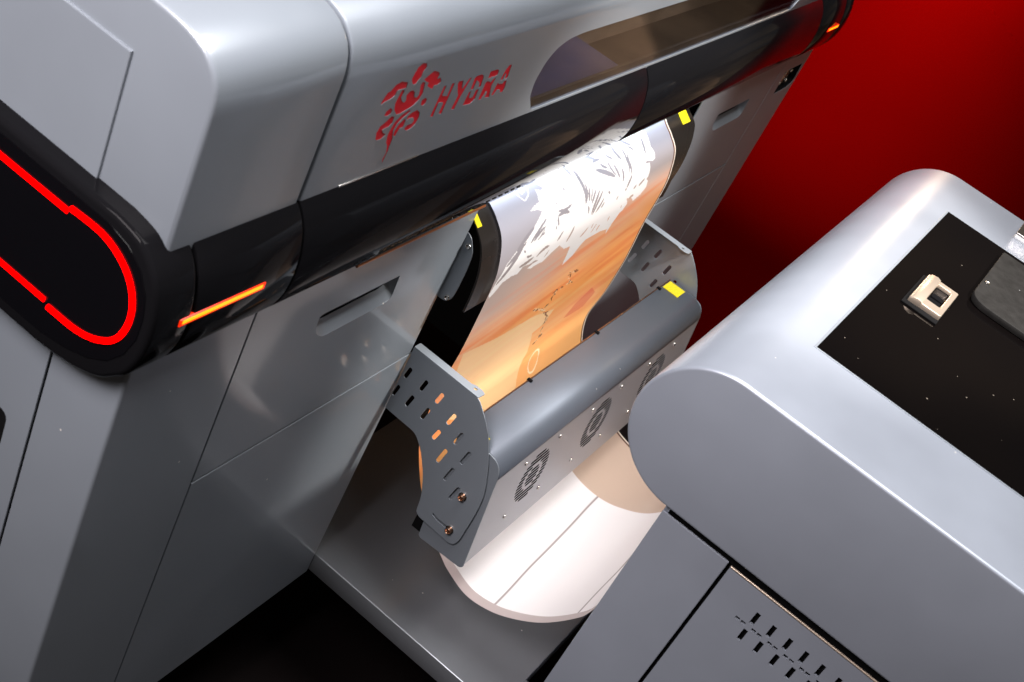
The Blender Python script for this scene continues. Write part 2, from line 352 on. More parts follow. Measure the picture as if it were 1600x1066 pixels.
EMBLEM = [
 [ (0.2540,0.2377),(0.2583,0.2461),(0.2629,0.2469),(0.2678,0.2529),(0.2759,0.2550),(0.2878,0.2518),(0.2892,0.2458),(0.2811,0.2464),(0.2738,0.2457),(0.2735,0.2405),(0.2675,0.2376),(0.2598,0.2364),(0.2539,0.2336) ],
 [ (0.2834,0.2440),(0.2883,0.2420),(0.2869,0.2339),(0.2923,0.2279),(0.2972,0.2256),(0.2997,0.2286),(0.2965,0.2354),(0.3006,0.2387),(0.3048,0.2390),(0.3101,0.2348),(0.3121,0.2295),(0.3176,0.2271),(0.3212,0.2300),(0.3198,0.2352),(0.3166,0.2432),(0.3175,0.2460),(0.3227,0.2443),(0.3237,0.2404),(0.3268,0.2312),(0.3248,0.2243),(0.3187,0.2194),(0.3130,0.2171),(0.3053,0.2152),(0.2992,0.2135),(0.2918,0.2140),(0.2844,0.2212),(0.2810,0.2292),(0.2821,0.2362) ],
 [ (0.2941,0.2550),(0.2949,0.2608),(0.2969,0.2674),(0.3027,0.2707),(0.3098,0.2694),(0.3127,0.2649),(0.3094,0.2602),(0.3096,0.2542),(0.3065,0.2507),(0.3050,0.2474),(0.3005,0.2475),(0.2962,0.2516) ],
 [ (0.3184,0.2494),(0.3236,0.2519),(0.3317,0.2563),(0.3427,0.2523),(0.3460,0.2486),(0.3444,0.2440),(0.3505,0.2446),(0.3554,0.2387),(0.3501,0.2367),(0.3441,0.2373),(0.3430,0.2332),(0.3363,0.2365),(0.3306,0.2396),(0.3311,0.2431),(0.3245,0.2463) ],
 [ (0.3336,0.2161),(0.3321,0.2214),(0.3367,0.2228),(0.3413,0.2199),(0.3413,0.2156),(0.3378,0.2139) ],
 [ (0.2690,0.2176),(0.2701,0.2215),(0.2752,0.2246),(0.2798,0.2211),(0.2793,0.2176),(0.2750,0.2162) ],
 [ (0.2709,0.1890),(0.2680,0.1971),(0.2701,0.2040),(0.2768,0.2072),(0.2838,0.2128),(0.2897,0.2102),(0.2899,0.2040),(0.2860,0.2003),(0.2799,0.2003),(0.2759,0.1982),(0.2795,0.1936),(0.2864,0.1906),(0.2816,0.1869),(0.2746,0.1871) ],
 [ (0.3036,0.1640),(0.2996,0.1740),(0.2949,0.1791),(0.2919,0.1886),(0.2931,0.1970),(0.2962,0.2037),(0.3034,0.2094),(0.3136,0.2132),(0.3181,0.2112),(0.3072,0.2060),(0.3004,0.1996),(0.2984,0.1920),(0.3037,0.1806),(0.3038,0.1729),(0.3049,0.1650),(0.3042,0.1600),(0.3039,0.1497),(0.3018,0.1555) ],
 [ (0.3033,0.1857),(0.3024,0.1904),(0.3054,0.1977),(0.3125,0.2031),(0.3156,0.1997),(0.3152,0.1928),(0.3097,0.1929),(0.3079,0.1871),(0.3074,0.1834) ],
 [ (0.3168,0.2050),(0.3221,0.2081),(0.3305,0.2093),(0.3376,0.2045),(0.3403,0.1981),(0.3382,0.1910),(0.3332,0.1871),(0.3266,0.1859),(0.3202,0.1891),(0.3228,0.1922),(0.3317,0.1926),(0.3334,0.1972),(0.3290,0.2015),(0.3221,0.2022),(0.3174,0.2005) ],
]
def grow(pts, d):
    a2 = sum(pts[i][0] * pts[(i + 1) % len(pts)][1] - pts[(i + 1) % len(pts)][0] * pts[i][1] for i in range(len(pts))); s = 1 if a2 > 0 else -1; out = []
    for i, p in enumerate(pts):
        e0 = (Vector(p) - Vector(pts[i - 1])).normalized(); e1 = (Vector(pts[(i + 1) % len(pts)]) - Vector(p)).normalized()
        n_ = Vector((e0.y + e1.y, -e0.x - e1.x)); n_ = n_.normalized() if n_.length > 0.3 else Vector((e0.y, -e0.x)); out.append((p[0] + s * d * n_.x, p[1] + s * d * n_.y))
    return out
LETTERS = [grow(p, 0.0005) for p in LETTERS]; EMBLEM = [grow(p, 0.0007) for p in EMBLEM]
WIN = fillet([(0.6150, 0.1438), (0.5935, 0.1690), (0.5870, 0.1900), (0.5920, 0.2165), (0.6060, 0.2330), (0.6280, 0.2420), (0.6620, 0.2452), (1.5200, 0.2452), (1.5750, 0.2050), (1.5700, 0.1700), (1.5400, 0.1438)], [0.006, 0.004, 0.008, 0.008, 0.008, 0.01, 0.015, 0.02, 0.012, 0.012, 0.012])
# one skin: flat front with cut-outs, rounded shoulder and top
X0, X1 = 0.1767, 1.7173
CH = 0.0022
me = fill_mesh(rect(X0 + CH, 0.120, X1 - CH, 0.276), LETTERS + EMBLEM + [WIN], 0.0)
bm = bmesh.new(); bm.from_mesh(me); bpy.data.meshes.remove(me)
for v in bm.verts: v.co = Vector((v.co.x, 0.0, v.co.y))
for f in bm.faces:
    if f.normal.y > 0: f.normal_flip()
for lp in LETTERS + EMBLEM: walls(bm, lp, 0.0, 0.0005)
walls(bm, WIN, 0.0, 0.0040)
up = hp[1:-1]
rows = [[bm.verts.new((x, p[0], p[1])) for p in up] for x in (X0 + CH, X1 - CH)]
for j in range(len(up) - 1): bm.faces.new((rows[0][j], rows[1][j], rows[1][j + 1], rows[0][j + 1]))
loop_ = [(0.0, 0.12)] + up
for x, s in ((X0, 1), (X1, -1)):      # softened, folded-back edges beside the seams
    n3 = []
    for i, p in enumerate(loop_):
        a_ = Vector(loop_[max(i - 1, 0)]); c_ = Vector(loop_[min(i + 1, len(loop_) - 1)]); d = (c_ - a_).normalized(); n3.append(Vector((-d.y, d.x)))
    rr = []
    for k, (dx, dn) in enumerate(((CH, 0.0), (CH * 0.55, 0.0003), (CH * 0.2, 0.0010), (0.0, 0.0024), (0.0, 0.009))):
        rr.append([bm.verts.new((x + s * dx, p[0] - n.x * dn, p[1] - n.y * dn)) for p, n in zip(loop_, n3)])
    for k in range(4):
        for i in range(len(loop_) - 1): bm.faces.new((rr[k][i], rr[k][i + 1], rr[k + 1][i + 1], rr[k + 1][i]))
bmesh.ops.remove_doubles(bm, verts=bm.verts, dist=0.00002)
HC = P(bm_link('hood_cover', bm, M_PAINT, None, 28))
sub(box('logo_backing', (0.22, 0.0006, 0.145), (0.53, 0.0050, 0.276), M_RED), HC)
# window glass and what stands behind it
M_PANE = bpy.data.materials.new('tinted_glass'); M_PANE.use_nodes = True
n = M_PANE.node_tree.nodes; l = M_PANE.node_tree.links; n.clear()
go = n.new('ShaderNodeOutputMaterial'); gm = n.new('ShaderNodeMixShader'); gt = n.new('ShaderNodeBsdfTransparent'); gg = n.new('ShaderNodeBsdfGlossy'); gf = n.new('ShaderNodeLayerWeight'); gp = n.new('ShaderNodeMath'); gq = n.new('ShaderNodeMath')
gt.inputs['Color'].default_value = (0.72, 0.72, 0.75, 1); gg.inputs['Roughness'].default_value = 0.04; gp.operation = 'POWER'; gp.inputs[1].default_value = 4.0; gq.operation = 'MULTIPLY_ADD'; gq.inputs[1].default_value = 0.55; gq.inputs[2].default_value = 0.03
l.new(gf.outputs['Facing'], gp.inputs[0]); l.new(gp.outputs[0], gq.inputs[0]); l.new(gq.outputs[0], gm.inputs[0]); l.new(gt.outputs[0], gm.inputs[1]); l.new(gg.outputs[0], gm.inputs[2]); l.new(gm.outputs[0], go.inputs['Surface'])
sub(sheet('window_pane', 'Y', WIN, [], 0.0012, 0.002, M_PANE), HC)
P(box('window_interior', (0.53, 0.1000, 0.1125), (1.68, 0.1040, 0.2900), M_BROWN_REFL))
bm = bmesh.new()
tri = [(0.550, 0.125), (0.900, 0.138), (0.695, 0.222), (0.550, 0.240)]
a = [bm.verts.new((p[0], 0.0200, p[1])) for p in tri]; b = [bm.verts.new((p[0], 0.0240, p[1])) for p in tri]
bm.faces.new(a); bm.faces.new(b[::-1])
for i in range(4): bm.faces.new((a[i], b[i], b[(i + 1) % 4], a[(i + 1) % 4]))
P(bm_link('carriage_cover', bm, M_BLUE))
P(box('carriage_rail', (0.545, 0.0068, 0.1150), (1.62, 0.0110, 0.1520), M_RUBBER))
area('window_fill', (1.10, 0.012, 0.268), (1.10, 0.055, 0.15), 1.05, 0.008, 0.6, (0.92, 0.95, 1.0))  # unseen lamp added to light the space behind the pane

# black front bar: rounded racetrack body in sections
nose = catmull([(0.045, 0.1565), (0.017, 0.1515), (0.0, 0.1405), (-0.0140, 0.1220), (-0.0220, 0.0970), (-0.0245, 0.0700), (-0.0220, 0.0430), (-0.0130, 0.0180), (0.0, 0.0030), (0.018, -0.0115), (0.05, -0.0225), (0.09, -0.0280)], 5)
full = [(0.69, 0.157), (0.09, 0.1568)] + nose + [(0.69, -0.0300)]
front = [p for p in nose if p[0] <= 0.0005]
cut = [(0.0125, 0.1405)] + front + [(0.0125, 0.0030)]
P(prism('bar_end_cap', full, -0.0225, 0.0300, M_BLACK, None, 0.006, 4))
for a_, b_ in ((0.0312, 0.1738), (0.1762, 0.9456), (0.9484, 1.7178), (1.7202, 1.8620)):
    P(prism('bar_section', cut, a_, b_, M_BLACK, None, 0.0016, 2))
P(prism('bar_end_cap', full, 1.8632, 1.9165, M_BLACK, None, 0.006, 4))
# flat acrylic insert on the end and its light ring
ins = [(0.69, 0.146), (0.09, 0.146), (0.05, 0.1455), (0.022, 0.139), (0.003, 0.126), (-0.009, 0.107), (-0.0135, 0.085), (-0.0130, 0.060), (-0.005, 0.036), (0.010, 0.016), (0.032, 0.002), (0.06, -0.007), (0.09, -0.0125), (0.69, -0.0155)]
P(sheet('end_insert', 'X', ins, [], -0.0232, 0.002, M_BLACKFACE, None, 0.0005))
xr = -0.0236
ring = catmull([(0.0895, 0.1310), (0.0520, 0.1318), (0.0270, 0.1235), (0.0095, 0.1085), (0.0003, 0.0880), (0.0, 0.0650), (0.0087, 0.0435), (0.0280, 0.0285), (0.0520, 0.0215), (0.0870, 0.0205)], 6)
P(tube('light_ring', [(xr, p[0], p[1]) for p in ring], 0.0029, M_REDLED))
P(tube('light_ring', [(xr, 0.69, 0.1235), (xr, 0.0925, 0.1262)], 0.0028, M_REDLED))
P(tube('light_ring', [(xr, 0.69, 0.0235), (xr, 0.0925, 0.0245)], 0.0025, M_REDLED))
# amber slits in the bar
for a_, b_ in ((0.016, 0.124), (1.800, 1.858)):
    am = P(box('status_light', (a_, -0.0262, 0.0712), (b_, -0.0215, 0.0765), M_AMBER, None, 0.0012))
    P(box('status_light_edge', (a_ - 0.003, -0.0256, 0.0688), (b_ + 0.004, -0.0212, 0.0774), M_AMBER2, None, 0.0012))
P(tube('status_light', [(1.905, -0.0215, 0.066), (1.913, -0.013, 0.072), (1.9165, -0.004, 0.078)], 0.003, M_AMBER))
# row of small slots along the underside of the bar
k = 0; x = 0.288
while x < 0.66:
    k += 1
    yb = -0.0172; zb = 0.0315
    bm = bmesh.new(); bmesh.ops.create_cube(bm, size=1)
    bmesh.ops.scale(bm, verts=bm.verts, vec=(0.0085, 0.0025, 0.0060))
    bmesh.ops.bevel(bm, geom=bm.edges[:], offset=0.0008, segments=1, affect='EDGES')
    bm.transform(Matrix.Translation((x, yb, zb)) @ Matrix.Rotation(RAD(-24), 4, 'X'))
    P(bm_link('bar_slot', bm, M_RUBBER)); x += 0.0150
P(tube('copper_reflection_strip', [(0.335, -0.0045, 0.0035), (0.604, -0.0045, 0.0035)], 0.0022, M_REFL_STRIP))  # copper-coloured reflection under the bar, put in as a thin strip

# platen over which the film runs
pl = catmull([(0.034, 0.020), (0.022, -0.008), (0.010, -0.0205), (-0.0085, -0.0335), (-0.0265, -0.0540), (-0.0385, -0.0880), (-0.0425, -0.1230), (-0.0430, -0.150)], 6)
bm = bmesh.new(); rows = []
for k, p in enumerate(pl):
    t_ = k / 6.0; xe = 1.304 if t_ < 3.2 else max(1.238, 1.304 - (t_ - 3.2) * 0.0252)
    rows.append([bm.verts.new((x, p[0], p[1])) for x in (0.6075, xe)] + [bm.verts.new((x, p[0] + 0.003, p[1])) for x in (xe, 0.6075)])
for k in range(len(rows) - 1):
    for i in range(4): bm.faces.new((rows[k][i], rows[k][(i + 1) % 4], rows[k + 1][(i + 1) % 4], rows[k + 1][i]))
bm.faces.new(rows[0]); bm.faces.new(rows[-1][::-1])
PLT = P(bm_link('platen', bm, M_PLATEN, None, 50))
pbk = P(sheet('platen_bracket', 'X', catmull([(0.02, -0.040), (-0.0040, -0.0460), (-0.0130, -0.0570), (-0.0190, -0.0710), (-0.0212, -0.1010), (-0.0202, -0.1370), (-0.0160, -0.1485), (-0.0070, -0.1535), (0.02, -0.153)], 4), [], 0.6052, 0.0016, M_SHEET, None, 0.0005))
for (y, z) in ((-0.0088, -0.0608), (-0.0130, -0.1455)):
    sub(cyl('screw', (0.6045, y, z), (-1, 0, 0), 0.0042, 0.003, M_STEEL, None, 14, 0.0010, 0.5), pbk)
P(box('film_fill_housing', (0.63, 0.001, -0.0040), (1.30, 0.010, 0.0016), M_DARK))  # housing added for the unseen film light
def sticker(name, c, du, dv, w_, h_, parent=None, n=None):
    du = Vector(du).normalized(); dv = Vector(dv).normalized(); nn = du.cross(dv).normalized(); c = Vector(c)
    bm = bmesh.new()
    vs = [c + du * (sx * w_ / 2) + dv * (sy * h_ / 2) for sx, sy in ((-1, -1), (1, -1), (1, 1), (-1, 1))]
    a = [bm.verts.new(v + nn * 0.0009) for v in vs]; b = [bm.verts.new(v) for v in vs]
    bm.faces.new(a); bm.faces.new(b[::-1])
    for i in range(4): bm.faces.new((a[i], b[i], b[(i + 1) % 4], a[(i + 1) % 4]))
    for k in range(4):          # faint printed lines
        y0 = -0.30 + k * 0.19; x0 = -0.34; x1 = (0.30, 0.12, 0.34, 0.05)[k]
        q = [bm.verts.new(c + du * (sx * w_) + dv * (sy * h_) + nn * 0.00105) for sx, sy in ((x0, y0), (x1, y0), (x1, y0 + 0.07), (x0, y0 + 0.07))]
        f = bm.faces.new(q); f.material_index = 1
    o = bm_link(name, bm, M_YELLOW); o.data.materials.append(M_STICKMARK); return o
sub(sticker('warning_sticker', (0.6130, -0.0005, -0.0272), (1, 0, 0), (0, 0.80, 0.60), 0.011, 0.018), PLT)
sub(sticker('warning_sticker', (1.2730, 0.0035, -0.0245), (1, 0, 0), (0, 0.82, 0.57), 0.030, 0.024), PLT)
# unseen light strip added to brighten the film below the bar
P(box('joint_strip', (0.235, -0.0012, 0.1398), (0.372, 0.0008, 0.1424), M_STEEL, None, 0.0004))
lamp = area('film_top_fill', (0.955, 0.006, -0.005), (0.955, -0.035, -0.14), 0.64, 0.008, 0.20, (0.80, 0.90, 1.0))

# ================================================================== base plate under the film loop
BP = sheet('base_plate', 'Z', [(0.6160, 0.12), (0.6160, -0.75), (0.7060, -0.75), (0.7060, -0.3720), (1.3220, -0.3720), (1.3220, 0.12)], [], -0.699, 0.037, M_BASE, None, 0.0016)
tag(BP, 'glossy grey metal base plate low between printer and second machine, beneath the white film loop', 'base plate')

# ================================================================== film dryer with fans
DR = tag(empty('fan_dryer', (0.96, -0.16, -0.52)), 'grey metal fan dryer box with slotted side plates hung in front of the film', 'dryer')
DR_inv = Matrix.Translation(-Vector(DR.location))
def D(o): o.parent = DR; o.matrix_parent_inverse = DR_inv; return o
slots = [((-0.0077, -0.2998), (-0.0112, -0.2788)), ((-0.0368, -0.3000), (-0.0407, -0.2787)), ((-0.0277, -0.3382), (-0.0323, -0.3153)), ((-0.0655, -0.3005), (-0.0698, -0.2790)),
         ((-0.0571, -0.3386), (-0.0613, -0.3152)), ((-0.0949, -0.3168), (-0.0995, -0.2939)), ((-0.0860, -0.3542), (-0.0903, -0.3338)), ((-0.1175, -0.3363), (-0.1218, -0.3120)),
         ((-0.1072, -0.3823), (-0.1120, -0.3530)), ((-0.1396, -0.3569), (-0.1444, -0.3296)), ((-0.1297, -0.4001), (-0.1345, -0.3718)), ((-0.1500, -0.4211), (-0.1554, -0.3931)), ((-0.0030, -0.3380), (-0.0065, -0.3160))]
curved = [(-0.1388, -0.4615), (-0.1503, -0.4645), (-0.1625, -0.4641), (-0.1745, -0.4622)] + [(-0.1745, -0.4666), (-0.1625, -0.4685), (-0.1503, -0.4689), (-0.1388, -0.4659)]
pout = [(-0.0010, -0.3645), (-0.0010, -0.2475), (-0.1185, -0.2470), (-0.1408, -0.2685), (-0.1574, -0.2899), (-0.1763, -0.3291), (-0.1914, -0.3731), (-0.1943, -0.4069), (-0.1925, -0.4723), (-0.1877, -0.4845), (-0.1788, -0.4880), (-0.1217, -0.4855), (-0.1144, -0.4805), (-0.1113, -0.4528), (-0.0989, -0.4180), (-0.0775, -0.3832), (-0.0592, -0.3662)]
pout = fillet(pout, [0, 0, 0.006, 0.01, 0.012, 0.015, 0.015, 0.015, 0.008, 0.008, 0.008, 0.006, 0.006, 0.012, 0.015, 0.012, 0.008], 4)
holes = [stadium(a, b, 0.0062) for a, b in slots] + [curved]
plL = D(sheet('side_plate', 'X', pout, holes, 0.6065, 0.0016, M_SHEET, None, 0.0004))
plR = D(sheet('side_plate', 'X', pout, holes, 1.3220, 0.0016, M_SHEET, None, 0.0004))
for x0, x1 in ((0.6065, 0.6215), (1.3085, 1.3236)):
    fo = [(x0, -0.001), (x0, -0.117), (x1, -0.117), (x1, -0.100), ((x1 if x0 < 1 else x0) + (0.004 if x0 < 1 else 0), -0.098), (x1, -0.094), (x1, -0.001)]
    fo = [(x0, -0.0010), (x0, -0.1170), (x1, -0.1185), (x1 + 0.0035, -0.112), (x1 + 0.0035, -0.100), (x1, -0.094), (x1, -0.0010)] if x0 < 1 else [(x1, -0.0010), (x1, -0.1185), (x0, -0.1185), (x0 - 0.0035, -0.112), (x0 - 0.0035, -0.100), (x0, -0.094), (x0, -0.0010)]
    hc = ((x1 - 0.004) if x0 < 1 else (x0 + 0.004), -0.104)
    D(sheet('plate_flange', 'Z', fillet(fo, 0.002), [[(hc[0] + 0.0028 * math.cos(a), hc[1] + 0.0028 * math.sin(a)) for a in [i * math.pi / 4 for i in range(8)]]], -0.2455, 0.0018, M_SHEET, None, 0.0005))
dprof = [(-0.1140, -0.3140), (-0.1670, -0.3140), (-0.1800, -0.3165), (-0.1880, -0.3220), (-0.1930, -0.3310), (-0.1960, -0.3440), (-0.2160, -0.5110), (-0.2110, -0.5160), (-0.1380, -0.5210), (-0.1335, -0.5185), (-0.1260, -0.4500)]
D(sheet('end_cap', 'X', fillet(dprof, [0.002, 0.004, 0.004, 0.004, 0.004, 0.006, 0.004, 0.004, 0.004, 0.004, 0.01], 3), [], 0.6115, 0.0020, M_SHEET, None, 0.0005))
D(sheet('end_cap', 'X', fillet(dprof, [0.002, 0.004, 0.004, 0.004, 0.004, 0.006, 0.004, 0.004, 0.004, 0.004, 0.01], 3), [], 1.3150, 0.0020, M_SHEET, None, 0.0005))
cov = [(-0.1140, -0.3300), (-0.1140, -0.3150), (-0.1150, -0.3140), (-0.1640, -0.3140)]
cov += [(-0.1640 - 0.0320 * math.sin(a), -0.3460 + 0.0320 * math.cos(a)) for a in [RAD(83) * i / 12 for i in range(1, 13)]]
DCV = D(shell('dryer_cover', cov, 0.6137, 1.3148, M_BRUSH, None, 0.0016, 1, 40))
sub(tube('rear_lip', [(0.615, -0.1128, -0.3133), (1.3140, -0.1128, -0.3133)], 0.0012, M_COPPER), DCV)
for x in (0.80, 1.02, 1.26):
    D(box('lip_clip', (x, -0.1185, -0.3138), (x + 0.006, -0.1105, -0.3105), M_DARK, None, 0.0006))
FO = Vector((0, cov[-1][0], cov[-1][1])); FV = Vector((0, 0.0185, 0.168)).normalized()
FR = (FO, Vector((1, 0, 0)), FV, 1)
def grille(cx, cb):
    out = []; R_, ri, ro, pitch, h = 0.0475, 0.0195, 0.0245, 0.0074, 0.0056
    for k in range(-6, 7):
        b = k * pitch
        xo = math.sqrt(max(0, R_ ** 2 - b * b)) * 0.93
        segs = []
        if abs(b) >= ro: segs.append((-xo, xo))
        else:
            xi2 = math.sqrt(ro ** 2 - b * b) + 0.001; segs += [(-xo, -xi2), (xi2, xo)]
            if abs(b) < ri - 0.002:
                xi = math.sqrt(ri ** 2 - b * b); segs.append((-xi, xi))
        for a0, a1 in segs:
            if a1 - a0 > 0.006: out.append(stadium((cx + a0, cb + b), (cx + a1, cb + b), h, 3))
    return out
FX = (0.752, 0.960, 1.168)
gh = []
for cx in FX: gh += grille(cx, -0.0690)
FPN = D(sheet('fan_panel', None, rect(0.6137, -0.1690, 1.3148, 0.0), gh, 0, 0.0002, M_FANP, None, 0.0, 30, FR))
def fpt(x, b, off=0.0):
    nn = Vector((1, 0, 0)).cross(FV); return FO + Vector((x, 0, 0)) + FV * b + nn * off
FN = Vector((1, 0, 0)).cross(FV)
for cx in FX:
    for sx in (-0.0515, 0.0500):
        for b in (-0.0165, -0.1215):
            sub(cyl('screw', fpt(cx + sx, b, 0.0013), FN, 0.0040, 0.0030, M_STEEL, None, 14, 0.0010, 0.5), FPN)
    bm = bmesh.new()        # fan behind the grille: hub and seven blades
    bmesh.ops.create_cone(bm, cap_ends=True, segments=20, radius1=0.018, radius2=0.018, depth=0.012)
    for i in range(7):
        a = 2 * math.pi * i / 7
        r_ = bmesh.ops.create_cube(bm, size=1)
        M_ = Matrix.Rotation(a, 4, 'Z') @ Matrix.Translation((0.031, 0, 0)) @ Matrix.Rotation(RAD(32), 4, 'X')
        for v in r_['verts']: v.co = M_ @ Vector((v.co.x * 0.030, v.co.y * 0.016, v.co.z * 0.0015))
    q = Vector((0, 0, 1)).rotation_difference(FN).to_matrix().to_4x4()
    bm.transform(Matrix.Translation(fpt(cx, -0.069, -0.016)) @ q)
    D(bm_link('fan', bm, M_DARK))
D(shell('inner_liner', [(-0.120, -0.325), (-0.160, -0.325), (-0.150, -0.505), (-0.205, -0.514)], 0.616, 1.313, M_DARK, None, 0.001))
D(box('rear_panel', (0.6140, -0.1320, -0.5150), (1.3140, -0.1165, -0.3300), M_DARK))
for (y, z, xx) in ((-0.1655, -0.4010, 0.6035), (-0.1725, -0.4655, 0.6035)):
    sub(cyl('bolt', (xx, y, z), (-1, 0, 0), 0.0050, 0.0075, M_COPPER, None, 16, 0.0010, 0.6), plL)
    sub(cyl('washer', (0.6058, y, z), (-1, 0, 0), 0.0068, 0.0012, M_STEEL, None, 18), plL)
sub(sticker('warning_sticker', (1.2930, -0.1325, -0.3131), (1, 0, 0), (0, 1, 0), 0.033, 0.033), DCV)
sub(sticker('warning_sticker', (0.6250, -0.1335, -0.3131), (1, 0, 0), (0, 1, 0), 0.021, 0.036), DCV)
# added, unseen lamp strips: one brightens the film, one shines down into the loop
D(box('fill_strip', (0.640, -0.1166, -0.4280), (1.290, -0.1140, -0.3720), M_STEEL, None, 0.001))
D(box('lamp_strip', (0.640, -0.1850, -0.5245), (1.290, -0.1650, -0.5190), M_STEEL, None, 0.001))
area('film_low_fill', (0.965, -0.1130, -0.4000), (0.965, -0.04, -0.395), 0.64, 0.040, 0.30, (1.0, 0.92, 0.84), 150)
area('loop_lamp', (0.965, -0.1750, -0.5255), (0.965, -0.24, -0.60), 0.64, 0.016, 0.45, (1.0, 0.94, 0.92))

# ================================================================== printed film
FILM_L = [(.045,.03),(.025,.0),(.012,-.014),(-.008,-.0275),(-.029,-.05),(-.043,-.088),(-.047,-.12),(-.049,-.188),(-.0495,-.236),(-.048,-.274),(-.047,-.34),(-.054,-.405),(-.078,-.459),(-.103,-.496),(-.135,-.532),(-.17,-.56),(-.192,-.574),(-.233,-.588),(-.276,-.581),(-.315,-.56),(-.353,-.528),(-.387,-.483),(-.400,-.454),(-.409,-.40),(-.411,-.3),(-.405,-.15)]
FILM_R = [(.045,.03),(.022,.0),(.005,-.018),(-.013,-.031),(-.032,-.05),(-.043,-.084),(-.0475,-.12),(-.047,-.19),(-.0495,-.24),(-.051,-.28),(-.049,-.345),(-.042,-.403),(-.05,-.443),(-.07,-.478),(-.1,-.51),(-.14,-.54),(-.165,-.552),(-.213,-.57),(-.26,-.577),(-.30,-.570),(-.345,-.545),(-.385,-.49),(-.400,-.455),(-.409,-.40),(-.411,-.3),(-.405,-.15)]
ART_OUT = [(0.806,1.23),(0.829,1.54),(0.853,2.08),(0.853,2.61),(0.849,3.13),(0.860,3.54),(0.856,3.86),(0.839,3.94),(0.803,3.77),(0.789,3.90),(0.819,3.96),(0.826,4.23),(0.823,4.57),(0.813,4.69),(0.829,4.84),(0.826,5.17),(0.799,5.44),(0.756,5.61),(0.736,5.28),(0.702,5.17),(0.719,5.55),(0.702,5.86),(0.689,5.88),(0.679,6.09),(0.672,6.17),(0.662,6.48),(0.652,6.32),(0.602,6.25),(0.515,6.25),(0.495,6.38),(0.475,6.57),(0.431,6.71),(0.425,6.44),(0.415,6.15),(0.375,6.11),(0.331,5.80),(0.294,5.96),(0.261,6.13),(0.231,6.11),(0.197,6.13),(0.177,6.05),(0.204,5.96),(0.144,5.84),(0.127,6.05),(0.097,6.00),(0.054,6.05),(0.033,6.25),(0.013,6.34),(0.003,6.23),(0.013,5.92),(0.040,5.07),(0.117,4.44),(0.164,4.09),(0.194,3.77),(0.201,3.67),(0.177,3.52),(0.147,3.46),(0.171,3.32),(0.191,3.25),(0.204,3.32),(0.197,3.29),(0.201,2.86),(0.201,2.56),(0.224,2.73),(0.237,2.65),(0.214,2.21),(0.201,1.86),(0.224,1.71)]
ART_SLITS = [(0.682,1.67,0.742,2.50),(0.722,2.48,0.746,2.88),(0.635,1.67,0.662,3.11),(0.682,2.29,0.689,4.02),(0.702,2.88,0.706,4.13),(0.706,4.13,0.682,4.59),(0.813,2.25,0.806,3.42),(0.789,1.77,0.793,2.13),(0.472,1.90,0.532,2.44),(0.508,2.50,0.552,2.48),(0.542,2.75,0.575,3.17),(0.512,3.00,0.605,3.79),(0.585,2.86,0.609,3.73),(0.612,3.17,0.629,3.96),(0.649,3.54,0.649,4.23),(0.358,1.86,0.385,2.67),(0.401,2.36,0.431,4.34),(0.435,3.42,0.431,4.34),(0.452,3.69,0.452,4.30),(0.468,3.82,0.462,4.34),(0.485,3.94,0.468,4.46),(0.508,4.04,0.478,4.94),(0.528,4.15,0.485,4.98),(0.542,4.50,0.505,4.96),(0.548,4.69,0.532,4.88),(0.448,4.48,0.458,4.82),(0.562,4.32,0.575,4.46),(0.635,4.77,0.629,4.90),(0.749,4.69,0.732,4.84),(0.799,4.63,0.766,4.82),(0.746,5.21,0.719,5.25),(0.679,4.59,0.679,4.71),(0.278,4.02,0.351,4.04),(0.278,4.23,0.341,4.32),(0.294,3.61,0.294,3.82),(0.271,3.59,0.274,3.71),(0.321,3.09,0.331,3.32),(0.294,1.75,0.288,2.13),(0.264,1.88,0.264,2.17),(0.344,2.15,0.351,2.44),(0.284,2.69,0.288,2.79),(0.515,1.65,0.559,2.13),(0.589,2.36,0.619,2.81),(0.679,5.55,0.679,5.48),(0.217,4.09,0.147,4.73),(0.217,4.38,0.164,4.71),(0.214,4.46,0.184,4.75),(0.217,4.59,0.204,4.65),(0.157,4.17,0.080,4.75),(0.124,4.59,0.040,5.21),(0.114,4.63,0.017,6.00),(0.324,5.00,0.301,5.40),(0.388,5.07,0.368,5.82),(0.488,5.69,0.458,6.00),(0.278,4.21,0.291,4.65),(0.278,4.61,0.278,4.73),(0.261,5.42,0.204,5.69),(0.271,5.73,0.258,5.98),(0.542,5.78,0.528,6.09),(0.572,5.94,0.565,6.13),(0.619,5.75,0.619,5.96),(0.515,5.65,0.515,5.86),(0.187,5.61,0.120,5.75),(0.224,5.96,0.174,6.00),(0.171,5.38,0.144,5.30),(0.120,4.88,0.130,5.00),(0.679,5.46,0.682,5.63)]
ART_PATCH = [(0.050,9.24),(0.030,8.34),(0.261,8.76),(0.425,8.84),(0.559,9.13),(0.548,9.57),(0.488,9.67),(0.552,10.59),(0.538,12.01),(0.472,12.82),(0.050,10.68)]
ART_JAG = [(0.592,7.42),(0.528,7.26),(0.579,7.88),(0.492,7.86),(0.488,8.40),(0.472,8.72),(0.385,8.24),(0.548,9.38),(0.548,9.57),(0.585,10.20),(0.559,10.34)]
ART_STREAK = [(0.709,9.97),(0.742,9.59),(0.813,9.26),(0.870,9.59),(0.836,9.99),(0.746,10.01)]
FXL, FXR = 0.650, 1.200
